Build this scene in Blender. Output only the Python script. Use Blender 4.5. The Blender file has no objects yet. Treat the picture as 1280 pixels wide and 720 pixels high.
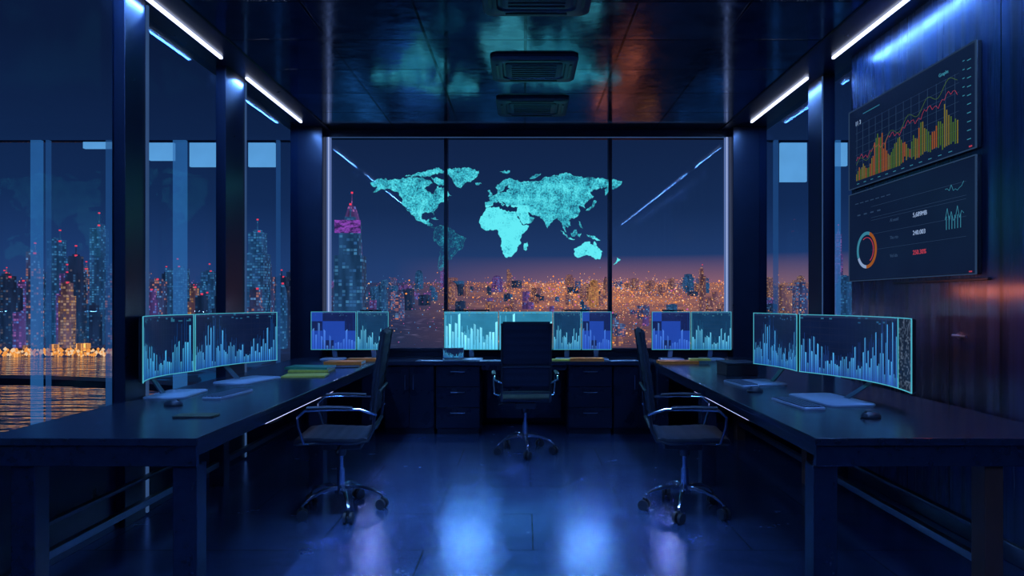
import bpy, bmesh, math, random
from mathutils import Vector, Matrix
from mathutils.geometry import tessellate_polygon
random.seed(11)
S = bpy.context.scene
try:
    S.view_settings.view_transform = 'Standard'
except Exception:
    pass
COL = S.collection
pi = math.pi

# ------------------------------------------------------------------ node helper
class G:
    def __init__(s, name, world=False):
        if world:
            s.d = bpy.data.worlds.new(name)
        else:
            s.d = bpy.data.materials.new(name)
        s.d.use_nodes = True
        s.nt = s.d.node_tree
        s.nt.nodes.clear()
        s.out = s.nt.nodes.new('ShaderNodeOutputWorld' if world else 'ShaderNodeOutputMaterial')
    def n(s, t, **p):
        x = s.nt.nodes.new(t)
        for k, v in p.items():
            setattr(x, k, v)
        return x
    def put(s, sock, v):
        if v is None: return
        if isinstance(v, bpy.types.NodeSocket):
            s.nt.links.new(v, sock)
        else:
            try:
                sock.default_value = v
            except Exception:
                sock.default_value = tuple(v) + (1.0,)
    def m(s, op, a, b=None, c=None, clamp=False):
        x = s.n('ShaderNodeMath', operation=op, use_clamp=clamp)
        s.put(x.inputs[0], a); s.put(x.inputs[1], b); s.put(x.inputs[2], c)
        return x.outputs[0]
    def mix(s, f, a, b, bt='MIX'):
        x = s.n('ShaderNodeMix', data_type='RGBA', blend_type=bt)
        s.put(x.inputs[0], f)
        for i, v in ((6, a), (7, b)):
            if not isinstance(v, bpy.types.NodeSocket): v = tuple(v)[:3] + (1.0,)
            s.put(x.inputs[i], v)
        return x.outputs[2]
    def comb(s, a, b, c=0.0):
        x = s.n('ShaderNodeCombineXYZ')
        s.put(x.inputs[0], a); s.put(x.inputs[1], b); s.put(x.inputs[2], c)
        return x.outputs[0]
    def sep(s, v):
        x = s.n('ShaderNodeSeparateXYZ'); s.put(x.inputs[0], v)
        return x.outputs
    def noise(s, vec, scale, detail=3.0, rough=.5):
        x = s.n('ShaderNodeTexNoise'); s.put(x.inputs['Vector'], vec)
        x.inputs['Scale'].default_value = scale; x.inputs['Detail'].default_value = detail
        x.inputs['Roughness'].default_value = rough
        return x.outputs[0]
    def wn(s, v1d=None, vec=None):
        x = s.n('ShaderNodeTexWhiteNoise', noise_dimensions='1D' if vec is None else '3D')
        if vec is None: s.put(x.inputs['W'], v1d)
        else: s.put(x.inputs['Vector'], vec)
        return x.outputs
    def scale(s, vec, sc):
        x = s.n('ShaderNodeVectorMath', operation='MULTIPLY'); s.put(x.inputs[0], vec)
        x.inputs[1].default_value = sc
        return x.outputs[0]
    def ramp(s, f, stops):
        x = s.n('ShaderNodeValToRGB'); s.put(x.inputs[0], f)
        e = x.color_ramp.elements
        while len(e) < len(stops): e.new(0.5)
        for i, (p, c) in enumerate(stops):
            e[i].position = p; e[i].color = tuple(c) + (1,)
        return x.outputs[0]
    def mr(s, v, a, b, c=0., d=1.):
        x = s.n('ShaderNodeMapRange'); s.put(x.inputs[0], v)
        for i, q in zip((1, 2, 3, 4), (a, b, c, d)): x.inputs[i].default_value = q
        return x.outputs[0]
    def obj(s): return s.n('ShaderNodeTexCoord').outputs['Object']
    def uv(s): return s.n('ShaderNodeTexCoord').outputs['UV']
    def emis(s, col, st=1.0):
        x = s.n('ShaderNodeEmission'); 
        if not isinstance(col, bpy.types.NodeSocket): col = tuple(col)[:3] + (1.0,)
        s.put(x.inputs[0], col); s.put(x.inputs[1], st)
        return x.outputs[0]
    def bsdf(s, base=(.1, .1, .1), rough=.5, metal=0., spec=.5, emc=None, ems=0., normal=None, coat=0.):
        x = s.n('ShaderNodeBsdfPrincipled')
        if not isinstance(base, bpy.types.NodeSocket): base = tuple(base)[:3] + (1.0,)
        s.put(x.inputs['Base Color'], base); s.put(x.inputs['Roughness'], rough)
        s.put(x.inputs['Metallic'], metal); s.put(x.inputs['Specular IOR Level'], spec)
        x.inputs['Coat Weight'].default_value = coat
        if emc is not None:
            if not isinstance(emc, bpy.types.NodeSocket): emc = tuple(emc)[:3] + (1.0,)
            s.put(x.inputs['Emission Color'], emc); s.put(x.inputs['Emission Strength'], ems)
        if normal is not None: s.put(x.inputs['Normal'], normal)
        return x.outputs[0]
    def bump(s, h, st=.2, dist=.01):
        x = s.n('ShaderNodeBump'); s.put(x.inputs['Height'], h)
        x.inputs['Strength'].default_value = st; x.inputs['Distance'].default_value = dist
        return x.outputs[0]
    def mixs(s, f, a, b):
        x = s.n('ShaderNodeMixShader'); s.put(x.inputs[0], f); s.put(x.inputs[1], a); s.put(x.inputs[2], b)
        return x.outputs[0]
    def done(s, sh):
        s.nt.links.new(sh, s.out.inputs[0]); return s.d

def simple(name, base, rough=.5, metal=0., nsc=40., var=.25, spec=.5, coat=0.):
    g = G(name)
    o = g.obj()
    n = g.noise(o, nsc, 4)
    c = g.mix(n, tuple(b * (1 - var) for b in base), tuple(b * (1 + var) for b in base))
    r = g.m('ADD', g.m('MULTIPLY', n, .12), rough - .06)
    return g.done(g.bsdf(c, r, metal, spec, coat=coat))

def glow(name, col, st, nsc=0):
    g = G(name)
    if nsc:
        n = g.noise(g.obj(), nsc, 2)
        return g.done(g.emis(g.mix(n, tuple(c * .7 for c in col), tuple(c * 1.25 for c in col)), st))
    return g.done(g.emis(col, st))

# ------------------------------------------------------------------ materials
M = {}
M['frame'] = simple('dark_frame_metal', (.010, .016, .036), .35, .3, 8, .3)
M['column'] = simple('dark_column', (.010, .018, .042), .30, .2, 6, .3)
M['blackplastic'] = simple('black_plastic', (.012, .014, .02), .4, 0, 60)
M['mesh'] = simple('chair_mesh_fabric', (.005, .008, .018), .6, 0, 200, .3, .3)
M['chrome'] = simple('chrome', (.66, .74, .88), .16, 1., 20, .1)
M['alu'] = simple('brushed_aluminium', (.22, .26, .34), .32, .9, 30, .15)
M['darkmetal'] = simple('dark_blue_metal', (.06, .08, .13), .3, .8, 30, .15)
M['edgeglow'] = glow('blue_edge_light', (.035, .085, .22), .8, 3)  # lighter blue frame edges painted as emission, not a lamp
M['paleplastic'] = simple('pale_grey_plastic', (.42, .50, .62), .35, .2, 30, .1)
M['rubber'] = simple('rubber', (.015, .015, .018), .6)
M['grey'] = simple('dark_grey_plastic', (.022, .030, .046), .4)
M['vent'] = simple('vent_louver_metal', (.10, .14, .20), .4, .4)
M['ventdark'] = simple('vent_dark_louver', (.024, .036, .058), .45, .3)
M['led'] = glow('led_white', (.62, .70, 1.), 3.2)
M['led_dim'] = glow('led_lavender', (.10, .16, .38), 1.0)
M['led_desk'] = glow('led_under_desk', (.60, .62, 1.), 2.0)
M['cyan_edge'] = glow('cyan_lit_bezel', (.08, .48, .64), .85, 5)
M['orange'] = glow('orange_glow', (1., .32, .05), 1.)
M['paper'] = simple('paper', (.45, .5, .6), .7)
M['orange_cover'] = simple('orange_cover', (1., .26, .03), .5)
M['yellow_cover'] = simple('yellow_cover', (.75, .62, .08), .5)
M['green_cover'] = simple('green_cover', (.05, .30, .18), .5)
M['warmwood'] = simple('warm_wood', (.12, .045, .026), .4, 0, 12)  # dark desk wood with orange light painted into its colour

def desk_mat():
    g = G('dark_desk_wood')
    o = g.obj()
    n = g.noise(g.scale(o, (10, 1.0, 10)), 2.0, 5, .55)
    c = g.mix(n, (.007, .011, .024), (.022, .034, .062))
    r = g.mr(n, 0, 1, .18, .30)
    return g.done(g.bsdf(c, r, 0, .8, normal=g.bump(n, .03, .004)))
M['desk'] = desk_mat()
M['cabinet'] = simple('cabinet_lacquer', (.008, .013, .028), .28, 0, 5, .3)

def floor_mat():
    g = G('dark_polished_floor_tile')
    o = g.obj()
    b = g.n('ShaderNodeTexBrick'); g.put(b.inputs['Vector'], o)
    b.offset = 0.5
    b.inputs['Scale'].default_value = 1.; b.inputs['Mortar Size'].default_value = .005
    b.inputs['Brick Width'].default_value = 1.2; b.inputs['Row Height'].default_value = .6
    b.inputs['Color1'].default_value = (.17, .28, .62, 1); b.inputs['Color2'].default_value = (.21, .35, .74, 1)
    b.inputs['Mortar'].default_value = (.03, .05, .10, 1)
    n = g.noise(g.scale(o, (1., 1.6, 1.)), 3.5, 6, .65)
    c = g.mix(g.mr(n, .35, .75, 0, .6), b.outputs[0], (.28, .44, .88))
    r = g.mr(n, .2, .8, .17, .30)
    return g.done(g.bsdf(c, r, .88, .8, normal=g.bump(n, .03, .008)))
M['floor'] = floor_mat()

def ceil_mat():
    g = G('glossy_dark_ceiling_panel')
    o = g.obj()
    b = g.n('ShaderNodeTexBrick'); g.put(b.inputs['Vector'], o)
    b.offset = 0.
    b.inputs['Scale'].default_value = 1.; b.inputs['Mortar Size'].default_value = .010
    b.inputs['Brick Width'].default_value = .72; b.inputs['Row Height'].default_value = .6
    b.inputs['Color1'].default_value = (.12, .17, .25, 1); b.inputs['Color2'].default_value = (.27, .34, .44, 1)
    b.inputs['Mortar'].default_value = (.006, .008, .014, 1)
    n = g.noise(o, 1.7, 5, .6); n2 = g.noise(g.scale(o, (1, 1.5, 1)), 7., 4, .6)
    c = g.mix(g.mr(n, .38, .62, .0, 1.), (.09, .12, .18), b.outputs[0])
    r = g.mr(n2, .3, .7, .17, .07)
    h = g.m('ADD', g.m('MULTIPLY', n2, .25), g.m('MULTIPLY', b.outputs['Fac'], -2.))
    return g.done(g.bsdf(c, r, .93, .5, normal=g.bump(h, .24, .012)))
M['ceil'] = ceil_mat()

def wallr_mat():
    g = G('dark_blue_wall_panel')
    o = g.obj(); x, y, z = g.sep(o)
    n = g.noise(g.comb(0., g.m('MULTIPLY', y, 7.), g.m('MULTIPLY', z, .25)), 2., 4, .6)
    seam = g.m('LESS_THAN', g.m('FRACT', g.m('DIVIDE', y, .42)), .02)
    c = g.mix(g.mr(n, .35, .7), (.009, .018, .048), (.045, .090, .22))  # lighter blue streaks paint a vertical sheen into the panel colour
    c = g.mix(seam, c, (.002, .003, .006))
    r = g.mr(n, .2, .8, .34, .20)
    return g.done(g.bsdf(c, r, .35, .7, normal=g.bump(g.m('ADD', g.m('MULTIPLY', n, .6), g.m('MULTIPLY', seam, -2.)), .12, .01)))
M['wallr'] = wallr_mat()

def glass_mat(name, fac, fr, tint, rough=.0):
    g = G(name)
    t = g.n('ShaderNodeBsdfTransparent'); t.inputs[0].default_value = tint + (1,)
    gl = g.n('ShaderNodeBsdfGlossy'); gl.inputs[0].default_value = (.75, .88, 1, 1)
    gl.inputs['Roughness'].default_value = rough
    lw = g.n('ShaderNodeLayerWeight'); lw.inputs[0].default_value = .25
    f = g.m('ADD', g.m('MULTIPLY', lw.outputs['Fresnel'], fr), fac, clamp=True)
    return g.done(g.mixs(f, t.outputs[0], gl.outputs[0]))
M['glass'] = glass_mat('window_glass', .006, .05, (.90, .95, 1.))
M['sideglass'] = glass_mat('side_window_glass', .003, .020, (.80, .92, 1.))

def refl_panel(name, col, st, op):
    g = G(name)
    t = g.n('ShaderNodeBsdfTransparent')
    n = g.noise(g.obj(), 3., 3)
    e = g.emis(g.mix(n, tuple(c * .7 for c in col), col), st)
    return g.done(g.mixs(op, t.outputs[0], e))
M['fin'] = refl_panel('blue_glass_fin', (.06, .26, .66), .72, .38)  # window reflections painted as translucent emission, here and in both panes below
M['litpane'] = refl_panel('lit_blue_pane', (.20, .52, .92), .90, .85)
M['litpane2'] = refl_panel('dim_blue_pane', (.04, .15, .42), .6, .45)

def bars_mat(name, N, c1, c2, bg, seed, st=1.0, amp=.75, freq=7., blocks=False, gap=.35, sec=.22):
    g = G(name)
    u, v, _ = g.sep(g.uv())
    un = g.m('MULTIPLY', u, float(N))
    cell = g.m('FLOOR', un); fr = g.m('FRACT', un)
    w = g.wn(g.m('ADD', cell, seed))[0]
    env = g.m('ADD', g.m('MULTIPLY', g.m('SINE', g.m('ADD', g.m('MULTIPLY', u, freq), seed)), .28), .62)
    h = g.m('ADD', g.m('MULTIPLY', g.m('MULTIPLY', w, env), amp), .10)
    bar = g.m('MULTIPLY', g.m('LESS_THAN', v, h), g.m('GREATER_THAN', fr, gap))
    un2 = g.m('MULTIPLY', u, float(N) * 2.3)
    w2 = g.wn(g.m('ADD', g.m('FLOOR', un2), seed + 37.))[0]
    h2 = g.m('ADD', g.m('MULTIPLY', w2, g.m('MULTIPLY', env, 1.15)), .05)
    bar2 = g.m('MULTIPLY', g.m('LESS_THAN', v, h2), g.m('GREATER_THAN', g.m('FRACT', un2), .4))
    grid = g.m('MAXIMUM', g.m('LESS_THAN', g.m('FRACT', g.m('MULTIPLY', v, 9.)), .06),
               g.m('LESS_THAN', g.m('FRACT', g.m('MULTIPLY', u, 12.)), .03))
    nz = g.noise(g.uv(), 3.5, 3)
    col = g.mix(nz, bg, tuple(b * 2.2 for b in bg))
    col = g.mix(grid, col, tuple(b * 1.6 + .004 for b in bg))
    col = g.mix(bar2, col, tuple(a * sec for a in c2))
    bc = g.mix(g.m('DIVIDE', v, g.m('MAXIMUM', h, .01)), c2, c1)
    bright = g.m('ADD', g.m('MULTIPLY', g.wn(g.m('ADD', cell, seed + 91.))[0], .65), .35)
    col = g.mix(g.m('MULTIPLY', bar, bright), col, bc)
    head = g.m('GREATER_THAN', v, .95)
    col = g.mix(head, col, tuple(b * 2.5 + .006 for b in bg))
    fl = g.wn(vec=g.comb(g.m('FLOOR', g.m('MULTIPLY', u, 40.)), g.m('FLOOR', g.m('MULTIPLY', v, 40.)), seed))[0]
    flm = g.m('MULTIPLY', g.m('GREATER_THAN', fl, .92), g.m('GREATER_THAN', v, .88))
    col = g.mix(flm, col, tuple(a * .22 for a in c1))
    if blocks:
        bx = g.wn(vec=g.comb(g.m('FLOOR', g.m('MULTIPLY', u, 4.)), g.m('FLOOR', g.m('MULTIPLY', v, 4.)), seed + 3.))[0]
        bm = g.m('GREATER_THAN', bx, .55)
        col = g.mix(g.m('MULTIPLY', bm, .5), col, (.02, .09, .60))
    return g.done(g.bsdf((.001, .0015, .003), .3, 0, .10, emc=col, ems=st))
CY = (.08, .52, .90); BL = (.015, .14, .55); NV = (.0022, .006, .026)
M['scr1'] = bars_mat('screen_bar_chart_a', 38, CY, BL, NV, 1., 1.1, .9, sec=.25, gap=.35)
M['scr2'] = bars_mat('screen_bar_chart_b', 50, (.08, .44, .88), (.02, .15, .60), NV, 5., 1.1, .9, 9., sec=.25, gap=.35)
M['scr3'] = bars_mat('screen_bar_chart_c', 58, (.08, .44, .88), (.03, .13, .60), NV, 9., 1.1, 1., 6., sec=.25, gap=.35)
M['scr4'] = bars_mat('screen_blue_blocks', 16, (.1, .3, .8), (.03, .10, .55), (.004, .009, .05), 13., 1.1, .7, 8., True)
M['scr5'] = bars_mat('screen_cyan_columns', 17, (.22, .74, .92), (.08, .46, .72), (.01, .08, .14), 21., 1.6, 2.0, 3., gap=.3, sec=.6)
M['scr6'] = bars_mat('screen_teal_columns', 22, (.13, .55, .80), (.03, .24, .55), (.003, .018, .05), 27., 1.4, 1.1, 5.)

def dash_mat():
    g = G('screen_small_dashboard')
    u, v, _ = g.sep(g.uv())
    fl = g.wn(vec=g.comb(g.m('FLOOR', g.m('MULTIPLY', u, 14.)), g.m('FLOOR', g.m('MULTIPLY', v, 40.)), 2.))[0]
    big = g.noise(g.uv(), 6., 2)
    mk = g.m('MULTIPLY', g.m('GREATER_THAN', fl, .6), g.m('GREATER_THAN', big, .45))
    col = g.mix(mk, (.005, .009, .022), (.06, .085, .13))
    return g.done(g.bsdf((.001, .002, .004), .3, 0, .12, emc=col, ems=1.))
M['dash'] = dash_mat()
g = G('wall_screen_lit'); n = g.noise(g.obj(), 2., 2)
M['wallscreen'] = g.done(g.bsdf((.0005, .0008, .002), .25, 0, .04, emc=g.mix(n, (.003, .007, .025), (.005, .014, .046)), ems=1.))
M['t_white'] = glow('readout_white', (.26, .37, .60), .9)
M['t_red'] = glow('readout_red', (.5, .05, .09), .8)
M['t_cyan'] = glow('readout_cyan', (.05, .28, .42), .7)
M['t_dim'] = glow('readout_dim', (.022, .050, .115), .9)
M['t_green'] = glow('chart_green', (.12, .24, .04), .5)
M['t_yellow'] = glow('chart_yellow', (.32, .26, .04), .5)
M['t_orange'] = glow('chart_orange', (.46, .13, .03), .6)

# ------------------------------------------------------------------ mesh builder
class MB:
    def __init__(s): s.v = []; s.f = []; s.mi = []; s.uv = {}
    def add(s, vs, fs, mi=0):
        o = len(s.v); s.v += [tuple(q) for q in vs]
        for f in fs: s.f.append(tuple(i + o for i in f)); s.mi.append(mi)
    def box(s, c, d, mi=0, rz=0., rx=0., ry=0.):
        R = Matrix.Rotation(rz, 3, 'Z') @ Matrix.Rotation(ry, 3, 'Y') @ Matrix.Rotation(rx, 3, 'X')
        c = Vector(c); vs = []
        for z in (-1, 1):
            for y in (-1, 1):
                for x in (-1, 1):
                    vs.append(c + R @ Vector((x * d[0] / 2, y * d[1] / 2, z * d[2] / 2)))
        s.add(vs, [(0, 2, 3, 1), (4, 5, 7, 6), (0, 1, 5, 4), (2, 6, 7, 3), (0, 4, 6, 2), (1, 3, 7, 5)], mi)
    def rings(s, rs, mi=0, cap=True, closed=False):
        n = len(rs[0]); vs = [p for r in rs for p in r]; fs = []
        L = len(rs)
        for i in range(L if closed else L - 1):
            a = i * n; b = ((i + 1) % L) * n
            for j in range(n):
                k = (j + 1) % n
                fs.append((a + j, a + k, b + k, b + j))
        if cap and not closed:
            fs.append(tuple(range(n))[::-1]); fs.append(tuple(range((L - 1) * n, L * n)))
        s.add(vs, fs, mi)
    def tube(s, pts, r, seg=10, mi=0, closed=False, flat=1.):
        pts = [Vector(p) for p in pts]; rs = []
        L = len(pts); up = None
        for i, p in enumerate(pts):
            if closed: t = pts[(i + 1) % L] - pts[i - 1]
            else: t = pts[min(i + 1, L - 1)] - pts[max(i - 1, 0)]
            t.normalize()
            if up is None:
                up = Vector((0, 0, 1)) if abs(t.z) < .9 else Vector((1, 0, 0))
            a = t.cross(up).normalized(); b = a.cross(t).normalized(); up = b
            rr = r[i] if isinstance(r, (list, tuple)) else r
            rs.append([p + a * math.cos(2 * pi * k / seg) * rr + b * math.sin(2 * pi * k / seg) * rr * flat for k in range(seg)])
        s.rings(rs, mi, True, closed)
    def cyl(s, a, b, r, r2=None, seg=20, mi=0):
        s.tube([a, b], [r, r if r2 is None else r2], seg, mi)
    def done(s, name, mats, parent=None, loc=(0, 0, 0), rz=0., bevel=0., smooth=True, rot=None, uvf=None):
        me = bpy.data.meshes.new(name)
        me.from_pydata(s.v, [], s.f)
        for m_ in (mats if isinstance(mats, (list, tuple)) else [mats]): me.materials.append(m_)
        for p, i in zip(me.polygons, s.mi): p.material_index = i
        bm = bmesh.new(); bm.from_mesh(me); bmesh.ops.recalc_face_normals(bm, faces=bm.faces); bm.to_mesh(me); bm.free()
        if uvf:
            ul = me.uv_layers.new(name='UVMap')
            for lp in me.loops:
                ul.data[lp.index].uv = uvf(me.vertices[lp.vertex_index].co)
        if smooth:
            for p in me.polygons: p.use_smooth = True
            try: me.set_sharp_from_angle(angle=math.radians(35))
            except Exception: pass
        ob = bpy.data.objects.new(name, me); COL.objects.link(ob)
        ob.location = loc; ob.rotation_euler = rot if rot else (0, 0, rz)
        if parent: ob.parent = parent
        if bevel:
            b = ob.modifiers.new('Bevel', 'BEVEL'); b.width = bevel; b.segments = 2; b.limit_method = 'ANGLE'
        return ob

def root(name, loc, rz, label, cat, group=None):
    e = bpy.data.objects.new(name, None); COL.objects.link(e); e.empty_display_size = .1
    e.location = loc; e.rotation_euler = (0, 0, rz)
    tag(e, label, cat, group); return e
def tag(o, label, cat=None, group=None, kind=None):
    o['label'] = label
    if cat: o['category'] = cat
    if group: o['group'] = group
    if kind: o['kind'] = kind
    return o
def bx(name, lo, hi, mat, parent=None, bevel=.004, smooth=False):
    c = [(a + b) / 2 for a, b in zip(lo, hi)]; d = [b - a for a, b in zip(lo, hi)]
    m_ = MB(); m_.box((0, 0, 0), d)
    return m_.done(name, mat, parent, c, bevel=bevel, smooth=smooth)
def struct(name, lo, hi, mat, label, bevel=.004, cat='room structure'):
    o = bx(name, lo, hi, mat, None, bevel)
    return tag(o, label, cat, kind='structure')
def copy_tree(src, loc, rz, label=None):
    n = src.copy(); COL.objects.link(n); n.location = loc; n.rotation_euler = (0, 0, rz)
    if label: n['label'] = label
    def rec(a, b):
        for ch in a.children:
            c = ch.copy(); COL.objects.link(c); c.parent = b
            rec(ch, c)
    rec(src, n); return n
def area(name, loc, sx, sy, energy, color, rot=(0, 0, 0), spread=None):
    L = bpy.data.lights.new(name, 'AREA'); L.shape = 'RECTANGLE'; L.size = sx; L.size_y = sy
    L.energy = energy; L.color = color
    if spread: L.spread = math.radians(spread)
    lo = bpy.data.objects.new(name, L); COL.objects.link(lo); lo.location = loc; lo.rotation_euler = rot
    return lo

# ------------------------------------------------------------------ room shell
XL, XR, YB, ZC = -2.5, 2.6, 7.15, 3.27
struct('floor', (XL - .1, -1.5, -.1), (XR + .1, YB + .15, 0), M['floor'], 'polished dark blue tiled floor', 0)
struct('ceiling', (-2.16, -1.5, ZC), (2.18, YB + .1, ZC + .1), M['ceil'], 'glossy dark panelled ceiling with mirror sheen', 0)
T = [0]
def trim(lo, hi, mat, label, bevel=.004):
    T[0] += 1
    return struct('trim_%d' % T[0], lo, hi, mat, label, bevel, 'trim')
trim((XL - .1, -1.5, ZC - .01), (-2.16, YB + .1, ZC + .1), M['column'], 'dark ceiling edge band holding strip lighting')
trim((2.18, -1.5, ZC - .01), (XR + .1, YB + .1, ZC + .1), M['column'], 'dark ceiling edge band holding strip lighting')
def led(x0, x1, y0, y1):
    o = bx('light_strip', (x0, y0, ZC - .03), (x1, y1, ZC - .010), M['led'], None, .003)
    tag(o, 'glowing white ceiling light strip beside the window wall', 'light', 'ceiling light strips')
for x, ef in ((-2.35, 1.25), (2.40, .9)):
    for y0, y1 in ((-1.3, 4.97), (5.42, 6.75)):
        led(x - .011, x + .011, y0, y1)
        area('strip_light', (x, (y0 + y1) / 2, ZC - .036), .022, y1 - y0, 13. * ef * (y1 - y0), (.12, .34, 1.))
# added unseen ceiling spots that cast blue pools on the aisle floor
for sx, xx, e_ in ((-1, -.62, 1.), (1, .50, .8)):
    for yy, dy, en, cone in ((3.10, .50, 420, 40), (3.60, 1.0, 420, 36)):
        r = root('ceiling_downlight', (xx, yy, ZC), 0, 'small round recessed blue-white ceiling downlight', 'light', 'recessed ceiling downlights')
        b = MB(); b.tube([(.05 * math.cos(a), .05 * math.sin(a), -.004) for a in [2 * pi * k / 20 for k in range(20)]], .008, 8, 0, True); b.done('trim_ring', M['alu'], r)
        L = bpy.data.lights.new('downlight', 'SPOT'); L.energy = en * e_; L.color = (.18, .42, 1.); L.spot_size = math.radians(cone); L.spot_blend = 1.; L.shadow_soft_size = .03
        lo = bpy.data.objects.new('downlight', L); COL.objects.link(lo); lo.location = (xx, yy, ZC - .02)
        lo.rotation_euler = (math.atan2(dy, ZC), 0, 0)
# columns
trim((-2.48, 3.85, 0), (-2.40, 4.06, ZC - .01), M['column'], 'dark metal window column')
trim((-2.48, 5.15, 0), (-2.40, 5.50, ZC - .01), M['column'], 'dark metal window column')
trim((XL - .05, 6.98, 0), (-2.20, YB + .05, ZC - .01), M['column'], 'dark corner column')
trim((2.28, 6.98, 0), (XR + .05, YB + .05, ZC - .01), M['column'], 'dark corner column')
trim((2.50, 5.35, 0), (2.60, 5.63, ZC - .01), M['column'], 'dark metal window column')
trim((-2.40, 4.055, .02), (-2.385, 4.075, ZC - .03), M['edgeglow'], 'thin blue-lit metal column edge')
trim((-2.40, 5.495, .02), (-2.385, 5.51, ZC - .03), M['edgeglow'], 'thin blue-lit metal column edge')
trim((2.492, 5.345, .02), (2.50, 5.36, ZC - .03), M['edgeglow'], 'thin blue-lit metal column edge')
W = [0]
def window(lo, hi, label, mat='glass'):
    W[0] += 1
    return struct('window_%d' % W[0], lo, hi, M[mat], label, 0, 'window')
SILL = .66
for y0, y1, wd in ((-1.5, 3.85, 'tall glass window pane facing the city'), (4.06, 5.15, 'tall glass window pane facing the city'), (5.50, 6.98, 'tall glass window pane facing the city')):
    window((-2.475, y0, SILL), (-2.465, y1, ZC - .05), wd, 'sideglass')
struct('wall_left', (-2.52, -1.5, 0), (-2.455, 6.98, SILL), M['column'], 'low dark wall under the side windows', 0, 'wall')
window((2.565, 5.63, SILL), (2.575, 6.98, ZC - .05), 'tall glass window pane facing the city', 'sideglass')
window((2.565, 5.00, SILL), (2.575, 5.35, ZC - .05), 'narrow tall glass window pane', 'sideglass')
trim((2.55, 5.00, 0), (2.62, 6.98, SILL), M['column'], 'low dark panel under the side windows', 0)
struct('wall_right', (2.56, -1.5, 0), (2.70, 5.00, ZC - .01), M['wallr'], 'dark blue glossy panelled wall', 0, 'wall')
struct('baseboard_right', (2.53, -1.5, 0), (2.56, 5.0, .10), M['alu'], 'metallic baseboard', .004, 'baseboard')
struct('baseboard_left', (-2.455, -1.5, 0), (-2.435, 6.98, .07), M['darkmetal'], 'dark metallic baseboard', .004, 'baseboard')
struct('wall_back', (-2.2, YB, 0), (2.28, YB + .12, .80), M['column'], 'low dark wall under the window', .003, 'wall')
xs = [-2.18, -.875, .965, 2.26]
for a, b in zip(xs[:-1], xs[1:]):
    window((a + .02, YB + .05, .83), (b - .02, YB + .06, 3.19), 'large glass window pane overlooking the night city')
trim((-2.2, YB - .01, .795), (2.28, YB + .12, .83), M['frame'], 'dark window sill')
trim((-2.2, YB - .02, 3.19), (2.28, YB + .12, ZC), M['frame'], 'dark window head frame')
for x in (xs[1], xs[2]):
    trim((x - .020, YB, .83), (x + .020, YB + .1, 3.19), M['frame'], 'dark vertical window mullion')
M['ledcore'] = glow('led_core', (.42, .52, .85), .9)
for x in (-2.178, 2.262):
    trim((x - .026, YB - .012, .83), (x + .026, YB + .01, 3.19), M['led_dim'], 'softly glowing vertical light strip on window frame')
    trim((x - .006, YB - .016, .83), (x + .006, YB - .012, 3.19), M['ledcore'], 'bright core of vertical light strip')
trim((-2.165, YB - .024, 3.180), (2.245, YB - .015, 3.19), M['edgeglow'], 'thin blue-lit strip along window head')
struct('wall_rear', (XL - .1, -1.6, 0), (XR + .1, -1.5, ZC), M['column'], 'dark rear wall', 0, 'wall')

# exterior glowing panels that paint window reflections behind the side glass
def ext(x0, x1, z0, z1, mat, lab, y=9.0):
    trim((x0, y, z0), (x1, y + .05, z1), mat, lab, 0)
sc = lambda px: (px - 655) / 800 * 9.0
zz = lambda py: 1.364 + (376 - py) / 800 * 9.0
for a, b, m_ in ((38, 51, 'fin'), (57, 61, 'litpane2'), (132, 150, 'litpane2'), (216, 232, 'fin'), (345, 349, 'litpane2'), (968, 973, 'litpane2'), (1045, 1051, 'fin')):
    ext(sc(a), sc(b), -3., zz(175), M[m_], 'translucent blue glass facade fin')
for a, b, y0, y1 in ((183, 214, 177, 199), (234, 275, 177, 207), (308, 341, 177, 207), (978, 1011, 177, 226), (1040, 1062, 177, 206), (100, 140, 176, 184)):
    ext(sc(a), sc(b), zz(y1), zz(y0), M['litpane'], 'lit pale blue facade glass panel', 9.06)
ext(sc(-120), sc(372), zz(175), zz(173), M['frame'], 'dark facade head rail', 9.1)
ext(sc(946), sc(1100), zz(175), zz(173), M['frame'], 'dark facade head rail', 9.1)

# ------------------------------------------------------------------ ceiling cassettes
def rrect(w, d, z, rad, oy=0.):
    pts = []
    for cx, cy, a0 in ((w - rad, d - rad, 0), (-w + rad, d - rad, 90), (-w + rad, -d + rad, 180), (w - rad, -d + rad, 270)):
        for k in range(5):
            a = math.radians(a0 + k * 22.5); pts.append((cx + rad * math.cos(a), cy + rad * math.sin(a) + oy, z))
    return pts
def cassette(yc):
    r = root('ceiling_air_vent', (.08, yc, ZC), 0, 'dark grey square ceiling air conditioning cassette', 'air vent', 'ceiling air vents')
    b = MB(); w, d = .345, .28; rr = lambda w, d, z: rrect(w, d, z, .05)
    b.rings([rr(w, d, 0), rr(w, d, -.018), rr(w - .02, d - .02, -.034), rr(w - .09, d - .09, -.034), rr(w - .10, d - .10, -.022)])
    b.done('housing', M['grey'], r)
    g_ = MB(); g_.rings([rr(w - .115, d - .115, -.018), rr(w - .115, d - .115, -.03), rr(w - .13, d - .13, -.037)])
    for k in range(6): g_.box((0, -.12 + k * .048, -.039), (.36, .012, .006))
    g_.done('grille', M['ventdark'], r)
    for sx, sy, lx, ly in ((0, .228, .40, .02), (0, -.228, .40, .02), (.293, 0, .02, .28), (-.293, 0, .02, .28)):
        f = MB(); f.box((sx, sy, -.037), (lx, ly, .006)); f.done('vent_flap', M['blackplastic'], r)
for yc in (5.22, 6.25, 3.95): cassette(yc)

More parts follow.
